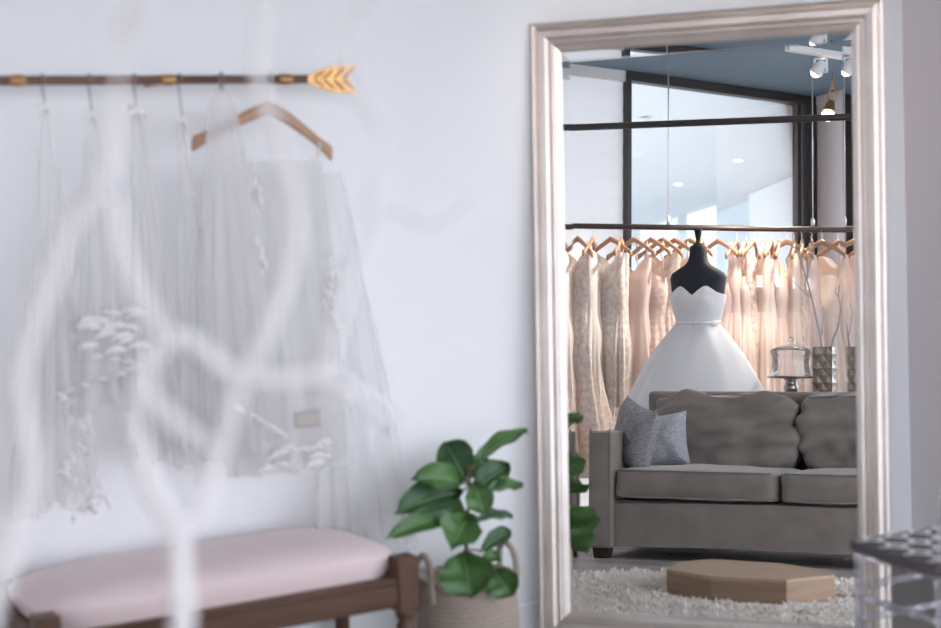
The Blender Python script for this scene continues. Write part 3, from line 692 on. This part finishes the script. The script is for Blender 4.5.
ob('underskirt', mesh('underskirt', *grid(90, 30, skirt(.92, .3, .05, .03), True)), 'satin_white', g)

# ------------------------------------------------------------------ console table, cake stand, vases and branches
t = thing('console_table', 'dark wooden console table behind the sofa', 'table', S(1.03, -1.42, 0), SR)
TZ = .80
ob('table_top', bbox('top', (-.60, -.36, TZ - .04), (.60, .36, TZ), .006), 'console_wood', t)
for sx in (-1, 1):
    for sy in (-1, 1): ob('leg', bbox('leg', (-.03, -.03, 0), (.03, .03, TZ - .04), .004), 'console_wood', t, (sx * .55, sy * .31, 0))
ob('apron', bbox('apron', (-.54, -.32, TZ - .12), (.54, .32, TZ - .041), .004), 'console_wood', t)
t = thing('cake_stand', 'footed pewter cake stand under a clear glass dome', 'cake stand', S(.575, -1.6, TZ), SR)
ob('pedestal', mesh('ped', *lathe([(.075, 0), (.075, .008), (.05, .018), (.03, .035), (.026, .06), (.04, .075), (.044, .095), (.036, .115), (.03, .135), (.045, .148), (.001, .15)], 24)), 'pewter', t)
ob('plate', mesh('plate', *lathe([(.03, .148), (.12, .151), (.138, .153), (.140, .158), (.138, .163), (.01, .160)], 40)), 'pewter', t)
dome = [(.122, .164), (.120, .185), (.113, .22), (.110, .255), (.114, .285), (.121, .305), (.122, .313), (.110, .325), (.08, .337), (.04, .346), (.015, .352)]
do = ob('dome', mesh('dome', *lathe(dome, 48, cap=False)), 'dome_glass', t)
ob('knob', mesh('knob', *lathe([(.012, .351), (.008, .358), (.008, .364), (.016, .374), (.018, .384), (.012, .394), (.001, .397)], 20)), 'dome_glass', do)
t = thing('facet_vase', 'square brown vase with a raised diamond pattern beside the cake stand', 'vase', S(.772, -1.6, TZ), SR)
VW, VH = .056, .335
ob('body', mesh('vase_body', *merge(box((-VW, -VW, 0), (VW, VW, .012)), box((-VW, -VW, 0), (-VW + .008, VW, VH)), box((VW - .008, -VW, 0), (VW, VW, VH)), box((-VW, -VW, 0), (VW, -VW + .008, VH)), box((-VW, VW - .008, 0), (VW, VW, VH))), False), 'facet_brown', t)
dm1 = mesh('facet', [(0, .012, 0), (.028, 0, 0), (0, 0, .042), (-.028, 0, 0), (0, 0, -.042)], [(0, 1, 2), (0, 2, 3), (0, 3, 4), (0, 4, 1)], False)
dm2 = dm1.copy(); dm1.materials.append(MATS['facet_brown']); dm2.materials.append(MATS['facet_silver'])
for f_ in range(4):
    ra_ = f_ * PI / 2
    for r_ in range(7):
        for c_ in range(2 if r_ % 2 == 0 else 1):
            x = (-.028 + .056 * c_) if r_ % 2 == 0 else 0; z = .042 + r_ * .042
            if z > VH - .03: continue
            o = ob('facet', dm1 if (r_ + c_) % 2 else dm2, None, t, (x * math.cos(ra_) - VW * math.sin(ra_), x * math.sin(ra_) + VW * math.cos(ra_), z), (0, 0, ra_))
def branch(label, parts, mt, r0, r1, root):
    t = thing('branch', label, 'branch', root, group=None); o = Vector(root)
    first = None
    for i, (pts, ra_, rb_) in enumerate(parts):
        me = mesh('branch', *tube(smooth_path([Vector(p) - o for p in pts], 5), (ra_, rb_), 9, .05))
        q = ob('main_stem' if i == 0 else 'twig', me, mt, t)
    return t
def SP(*pts): return [tuple(S(x, y, z)) for x, y, z in pts]
branch('slim grey bare branch rising from the diamond vase', [
    (SP((.772, -1.6, .82), (.757, -1.6, 1.14), (.728, -1.6, 1.30), (.695, -1.6, 1.45), (.664, -1.6, 1.56), (.632, -1.61, 1.66), (.590, -1.62, 1.735), (.560, -1.62, 1.745)), .008, .003),
    (SP((.672, -1.6, 1.53), (.690, -1.59, 1.62), (.715, -1.58, 1.68), (.712, -1.58, 1.74), (.695, -1.58, 1.79)), .005, .002),
    (SP((.700, -1.6, 1.43), (.655, -1.6, 1.46), (.62, -1.6, 1.50), (.585, -1.6, 1.53)), .004, .0015),
    (SP((.752, -1.6, 1.18), (.765, -1.59, 1.26), (.775, -1.59, 1.34), (.758, -1.59, 1.40)), .004, .0018),
    (SP((.632, -1.61, 1.66), (.655, -1.6, 1.72), (.648, -1.6, 1.78)), .003, .0015)], 'branch_grey', 0, 0, S(.772, -1.6, .815))
branch('forked grey twig leaning out of the diamond vase beside the slim branch', [
    (SP((.780, -1.61, .82), (.815, -1.61, 1.14), (.850, -1.61, 1.25), (.868, -1.61, 1.36), (.855, -1.61, 1.43), (.862, -1.61, 1.50)), .008, .003),
    (SP((.855, -1.61, 1.43), (.838, -1.6, 1.46), (.842, -1.6, 1.49)), .004, .002)], 'branch_grey', 0, 0, S(.78, -1.61, .815))
# the large white branches close to the camera, in a tall vase standing on the console
vb = Vector((-.297, 1.5, TZ))
t = thing('tall_vase', 'white round vase on the near end of the console holding the white branches', 'vase', vb)
ob('body', mesh('tall_vase', *lathe([(.05, 0), (.062, .02), (.066, .12), (.05, .24), (.04, .27), (.043, .285), (.036, .285), (.034, .26), (.045, .22), (.055, .1), (.01, .02)], 28)), 'vase_white', t)
trunk = [(-.297, 1.5, .83), (-.297, 1.5, 1.033), (-.289, 1.5, 1.13), (-.282, 1.5, 1.176), (-.283, 1.5, 1.207), (-.283, 1.5, 1.254), (-.302, 1.49, 1.294), (-.309, 1.48, 1.336), (-.313, 1.47, 1.366), (-.301, 1.46, 1.394), (-.289, 1.46, 1.427), (-.264, 1.47, 1.436)]
fork = [(-.283, 1.5, 1.252), (-.26, 1.51, 1.277), (-.246, 1.52, 1.315), (-.231, 1.53, 1.36), (-.222, 1.54, 1.387), (-.201, 1.55, 1.421), (-.179, 1.57, 1.476), (-.167, 1.6, 1.533), (-.176, 1.62, 1.588), (-.19, 1.63, 1.638), (-.204, 1.64, 1.687), (-.199, 1.65, 1.73), (-.196, 1.66, 1.78)]
diag = [(-.3, 1.46, 1.392), (-.27, 1.45, 1.364), (-.235, 1.44, 1.342), (-.22, 1.43, 1.357)]
cross = [(-.31, 1.42, 1.574), (-.305, 1.43, 1.521), (-.295, 1.44, 1.488), (-.279, 1.45, 1.449), (-.247, 1.46, 1.431), (-.218, 1.48, 1.402), (-.177, 1.5, 1.393), (-.14, 1.52, 1.392), (-.108, 1.54, 1.368), (-.077, 1.56, 1.341)]
far = [(-.33, 1.47, .86), (-.40, 1.43, 1.02), (-.451, 1.4, 1.131), (-.436, 1.4, 1.193), (-.418, 1.4, 1.241), (-.403, 1.4, 1.284), (-.388, 1.4, 1.325), (-.393, 1.41, 1.372), (-.398, 1.42, 1.414), (-.385, 1.43, 1.461), (-.369, 1.44, 1.502), (-.352, 1.45, 1.545), (-.328, 1.46, 1.576), (-.312, 1.47, 1.61), (-.317, 1.48, 1.656)]
right = [(-.14, 1.52, 1.392), (-.124, 1.6, 1.457), (-.104, 1.65, 1.509), (-.08, 1.7, 1.542), (-.046, 1.72, 1.526), (-.016, 1.74, 1.534), (.005, 1.75, 1.554)]
topb = [(-.104, 1.65, 1.509), (-.097, 1.68, 1.564), (-.089, 1.7, 1.616), (-.106, 1.7, 1.663), (-.117, 1.7, 1.706), (-.117, 1.7, 1.736), (-.096, 1.7, 1.761), (-.069, 1.7, 1.785)]
loop = [(-.328, 1.46, 1.576), (-.313, 1.46, 1.637), (-.301, 1.46, 1.689), (-.283, 1.45, 1.74), (-.281, 1.45, 1.725), (-.293, 1.45, 1.71), (-.301, 1.45, 1.718), (-.289, 1.45, 1.739), (-.278, 1.45, 1.758)]
branch('thick white crooked branch forking in front of the bench', [(trunk, .0115, .008), (fork, .009, .0055), (diag, .0085, .006), (cross, .0075, .005), (right, .0055, .003), (topb, .005, .003)], 'branch_white', 0, 0, trunk[0])
branch('slender white branch bending up in front of the first veil', [(far, .009, .0055), (loop, .003, .0016)], 'branch_white', 0, 0, far[0])

# ------------------------------------------------------------------ dress rail with hangers and gowns
RA = Vector((-2.665, 1.373, 1.95)); RB = Vector((-1.367, .118, 1.95)); ru = (RB - RA).normalized(); ra_z = math.atan2(ru.y, ru.x)
t = thing('dress_rail', 'long dark ceiling-hung rail holding the row of gowns', 'rail', RA, ra_z)
ob('bar', mesh('bar', *tube([(-.35, 0, 0), (2.3, 0, 0)], .0185, 12)), 'dark_bronze', t)
for s in (.64, 1.61):
    cb = ob('cable', mesh('cable', *tube([(s, 0, .02), (s, 0, 1.25)], .0045, 6)), 'pale_wire', t)
    ob('collar', mesh('collar', *lathe([(.012, 0), (.012, .05), (.006, .06)], 12)), 'pale_wire', cb, (s, 0, .018))
def pv_ring(a, w, d, pleat, k, ph):
    r = 1 + pleat * math.sin(k * a + ph) + pleat * .5 * math.sin((2 * k + 1) * a + ph * 2)
    return (.5 * w * math.copysign(abs(math.cos(a)) ** .9, math.cos(a)) * r, .5 * d * math.sin(a) * r)
def gown_meshes(style, seed):
    """list of (part name, mesh data); z=0 is the hanger's top, the gown hangs below"""
    rnd = random.Random(seed); ph = rnd.uniform(0, 6); k = rnd.choice((6, 7, 8)); out = []
    L = {'aline': 1.52, 'sheath': 1.46, 'mermaid': 1.50, 'sleeve': 1.50, 'strapless': 1.36, 'drape': 1.40}[style]
    ztop = {'aline': -.105, 'sheath': -.09, 'mermaid': -.10, 'sleeve': -.05, 'strapless': -.27, 'drape': -.13}[style]
    keys = {'aline': [(0, .33, .085), (.14, .31, .12), (.27, .24, .13), (.45, .34, .20), (1, .62, .36)],
            'sheath': [(0, .32, .085), (.15, .30, .11), (.28, .24, .11), (.42, .31, .15), (1, .36, .22)],
            'mermaid': [(0, .32, .085), (.15, .31, .11), (.28, .23, .11), (.42, .30, .14), (.66, .26, .14), (1, .56, .34)],
            'sleeve': [(0, .12, .05), (.05, .38, .08), (.15, .33, .12), (.28, .26, .12), (.42, .33, .16), (1, .46, .28)],
            'strapless': [(0, .26, .12), (.06, .29, .15), (.2, .23, .12), (.4, .34, .2), (1, .58, .34)],
            'drape': [(0, .30, .06), (.12, .28, .14), (.25, .24, .12), (.5, .32, .18), (1, .48, .28)]}[style]
    def wd_(q):
        for (a, w1, d1), (b_, w2, d2) in zip(keys, keys[1:]):
            if q <= b_: f_ = (q - a) / (b_ - a); f_ = f_ * f_ * (3 - 2 * f_); return w1 + (w2 - w1) * f_, d1 + (d2 - d1) * f_
        return keys[-1][1:]
    waist = .27 if style not in ('strapless',) else .2
    def sec(q0, q1, bulge=0.):
        def fn(u, v):
            q = q0 + (q1 - q0) * v; w_, d_ = wd_(q); a = 2 * PI * u
            pl = .20 * max(0, (q - waist) / (1 - waist)) ** .6 if q > waist else .015
            x, y = pv_ring(a, w_ + bulge, d_ + bulge, pl, k, ph)
            z = ztop - (L) * q
            if q < .1 and style != 'strapless':      # scooped neckline between the shoulders
                z -= .10 * math.exp(-(x / .07) ** 2) * (1 - q / .1)
            if style == 'strapless' and q < .05: z += .03 * math.exp(-((abs(x) - .07) / .05) ** 2)
            return (x, y, z)
        return fn
    out.append(('bodice', mesh('bodice', *grid(48, 12, sec(0, waist), True))))
    out.append(('skirt', mesh('skirt', *grid(84, 26, sec(waist, 1), True))))
    if style == 'sleeve':
        for sg in (-1, 1):
            P = [(sg * .165, 0, -.09), (sg * .20, .0, -.25), (sg * .20, .01, -.45), (sg * .185, .01, -.66)]
            ra = [.042 - .012 * i / 24 + (.03 * (i - 17) / 7 if i > 17 else 0) for i in range(25)]
            V_, F_ = tube(smooth_path(P, 8), ra, 16)
            out.append(('sleeve', mesh('sleeve', V_, F_[:-2])))
    if style in ('strapless', 'drape', 'mermaid', 'aline'):
        for sg in (-1, 1):
            zt = ztop + (-.02 if style != 'strapless' else -.0)
            out.append(('strap', mesh('strap', *tube([(sg * .105, .0, zt + .0), (sg * .12, .005, (zt - .04) / 2), (sg * .125, .01, -.02)], .0045, 6))))
    if style == 'mermaid':
        for j in range(1):
            q = .06 + .05 * j if style == 'drape' else .70
            w_, d_ = wd_(q)
            def fl(u, v, q=q, w_=w_, d_=d_):
                a = 2 * PI * u; x, y = pv_ring(a, w_ + .02 + .10 * v, d_ + .03 + .08 * v, .12 * v, 9, ph)
                return (x, y, ztop - L * (q + (.09 if style == 'drape' else .16) * v) + .012 * math.sin(9 * a))
            out.append(('flounce', mesh('flounce', *grid(72, 6, fl, True))))
    return out
RAIL = [  # distance along the rail, turn, style, colour, lace, scale, description
 (-.16, 1.25, 'aline', 'blush', 0), (-.05, 1.1, 'sheath', 'rose', 1), (.04, 1.02, 'aline', 'ivory', 1), (.139, .90, 'sheath', 'cream', 0), (.258, .80, 'mermaid', 'cream', 1), (.33, 1.0, 'mermaid', 'ivory', 1),
 (.411, .75, 'drape', 'blush', 0), (.524, .25, 'strapless', 'blush', 1), (.60, 1.0, 'sheath', 'champagne', 1), (.684, .2, 'drape', 'blush', 0), (.784, .9, 'sheath', 'blush', 1), (.87, 1.0, 'aline', 'ivory', 0),
 (.971, .35, 'strapless', 'rose', 0), (1.098, -.75, 'aline', 'blush', 0), (1.158, -.9, 'strapless', 'peach', 0), (1.212, -.8, 'mermaid', 'blush', 1), (1.279, -.95, 'aline', 'peach', 0), (1.333, -.85, 'drape', 'ivory', 0), (1.38, -.9, 'strapless', 'blush', 0),
 (1.434, -.2, 'aline', 'peach', 0), (1.481, -1.0, 'sheath', 'champagne', 0), (1.535, -.9, 'drape', 'peach', 1), (1.603, -.75, 'aline', 'blush', 0), (1.67, -.35, 'strapless', 'peach', 0), (1.779, .5, 'sheath', 'champagne', 0), (1.86, .9, 'mermaid', 'ivory', 1), (1.96, -.8, 'aline', 'peach', 0), (2.08, .8, 'aline', 'blush', 0)]
ORD = 'first second third fourth fifth sixth seventh eighth ninth tenth eleventh twelfth thirteenth fourteenth fifteenth sixteenth seventeenth eighteenth nineteenth twentieth twenty-first twenty-second twenty-third twenty-fourth twenty-fifth twenty-sixth twenty-seventh twenty-eighth'.split()
STY = {'aline': 'full-skirted', 'sheath': 'slim', 'mermaid': 'flounced', 'sleeve': 'long-sleeved', 'strapless': 'strapless', 'drape': 'draped'}
GM = {}
for i, (s, ang, st, cl, lc_) in enumerate(RAIL):
    p = RA + ru * s; frontal = abs(ang) < .4
    rz_ = ra_z + PI / 2 + ((ang * .3 + random.uniform(-.12, .15) if i % 2 else -.55 + random.uniform(-.12, .15)) if ang > 0 else .32 + random.uniform(-.15, .22))
    if frontal: rz_ = ra_z + .85 + ang * .5
    if st + cl + str(lc_) not in GM: GM[st + cl + str(lc_)] = gown_meshes(st, i)
    pos = p + Vector((0, 0, -.083))
    hanger(pos, rz_, 'wooden hanger, %s along the dress rail from the plant side' % ORD[i], 'hangers on the dress rail', .97, random.uniform(-.05, .05))
    g = thing('evening_gown', '%s %s%s gown, %s along the dress rail from the plant side' % (cl, STY[st], ' lace' if lc_ else '', ORD[i]), 'dress', pos, rz_, 'gowns on the dress rail')
    g.scale = (1, 1, random.uniform(.90, .98))
    for nm, me in GM[st + cl + str(lc_)]:
        ob(nm, me, ('lace_' if lc_ or nm == 'flounce' else 'gown_') + cl, g)
    if i in (14, 16, 18, 20): ob('swing_tag', bbox('tag', (-.022, -.16, -.34), (.022, -.158, -.26), 0), 'tag_white', g, rot=(0, 0, -ang))

# ------------------------------------------------------------------ black ceiling pipe, track and lamps
p0, p1 = Vector((-2.36, 1.87, 2.5)), Vector((-.78, 1.16, 2.5)); d = (p1 - p0).normalized()
t = thing('ceiling_pipe', 'straight black pipe hung across the room above the gowns', 'pipe', p0, math.atan2(d.y, d.x))
ob('bar', mesh('bar', *tube([(-1.2, 0, 0), (3.4, 0, 0)], .021, 12)), 'black_metal', t)
for s in (-.9, 2.9): ob('drop_rod', mesh('rod', *tube([(s, 0, .02), (s, 0, .7 if s < 0 else .5)], .006, 8)), 'black_metal', t)
t0, t1 = Vector((-1.238, 1.118, 2.985)), Vector((-.95, .30, 2.985)); d = (t1 - t0).normalized(); ta = math.atan2(d.y, d.x)
t = thing('lighting_track', 'white lighting track below the blue-grey ceiling', 'light track', t0, ta)
ob('channel', bbox('channel', (.02, -.025, -.02), (2.0, .025, .02), .003), 'trim_white', t)
for s in (.1, 1.9): ob('stem', mesh('stem', *tube([(s, 0, .02), (s, 0, .214)], .006, 8)), 'trim_white', t)
def spot(label, loc, aim, mt, glow, energy, ring=False, size=1.5):
    loc, aim = Vector(loc), Vector(aim); t = thing('track_spotlight', label, 'spotlight', loc)
    dr = (aim - loc).normalized(); q = dr.to_track_quat('Z', 'Y')
    ob('stem', mesh('stem', *tube([(0, 0, .05), (0, 0, .16 if ring else .11)], .006, 8)), mt, t)
    if ring:
        o = ob('ring', mesh('ring', *tube([(.055 * math.cos(a / 24 * 2 * PI), 0, .055 * math.sin(a / 24 * 2 * PI)) for a in range(25)], .005, 6)), mt, t, rot=(0, 0, .6))
    else:
        o = ob('gimbal', mesh('gimbal', *merge(box((-.045, -.01, .04), (.045, .01, .048)), box((-.045, -.01, -.048), (.045, .01, -.04)), box((-.045, -.01, -.045), (-.038, .01, .045)), box((.038, -.01, -.045), (.045, .01, .045))), False), mt, t)
    h = ob('lamp_head', mesh('head', *lathe([(.018, -.05), (.03, -.03), (.042, .03), (.045, .04), (.038, .038)], 20, cap=False)), mt, t, tuple(dr * (.02 if not ring else .09)))
    h.rotation_mode = 'QUATERNION'; h.rotation_quaternion = q
    bl = ob('bulb', mesh('bulb', *lathe([(.001, .02), (.03, .03), (.044, .055), (.04, .08), (.02, .1), (.001, .104)], 16)), glow, h); bl.scale = (1, 1, 1) if ring else (.7, .7, .6)
    ld = D.lights.new('spot_light', 'SPOT'); ld.energy = energy; ld.color = (1, .86, .73); ld.spot_size = size; ld.spot_blend = .7; ld.shadow_soft_size = .05
    lo = D.objects.new('lamp_beam', ld); COL.objects.link(lo); lo.parent = t; lo.location = dr * (.1 if not ring else .215); lo.rotation_mode = 'QUATERNION'; lo.rotation_quaternion = dr.to_track_quat('-Z', 'Y')
emit('bulb_warm', (1, .80, .58), 10)
spot('white gimbal track spotlight above the gowns', (-1.13, .86, 2.90), (-2.25, 1.05, 1.35), 'trim_white', 'bulb_warm', 135, size=1.3)
spot('gilt ring spotlight with a glowing bulb beside the window corner', (-1.62, -.25, 2.93), (-1.7, .4, 1.2), 'gold', 'bulb_warm', 85, True)
spot('added out-of-view white track spotlight brightening the gown on the dress form', tuple(t0 + d * 1.1 + Vector((0, 0, -.085))), (-1.40, 1.7, 1.35), 'trim_white', 'bulb_warm', 90, size=.6)  # unseen lamp, added to brighten the dress form and its gown
spot('added out-of-view white spotlight under the soffit warming the mirror frame', (1.35, 1.7, 2.88), (1.0, 5.2, 2.0), 'trim_white', 'bulb_warm', 60, size=.5)  # unseen lamp, added for warm glints on the mirror frame
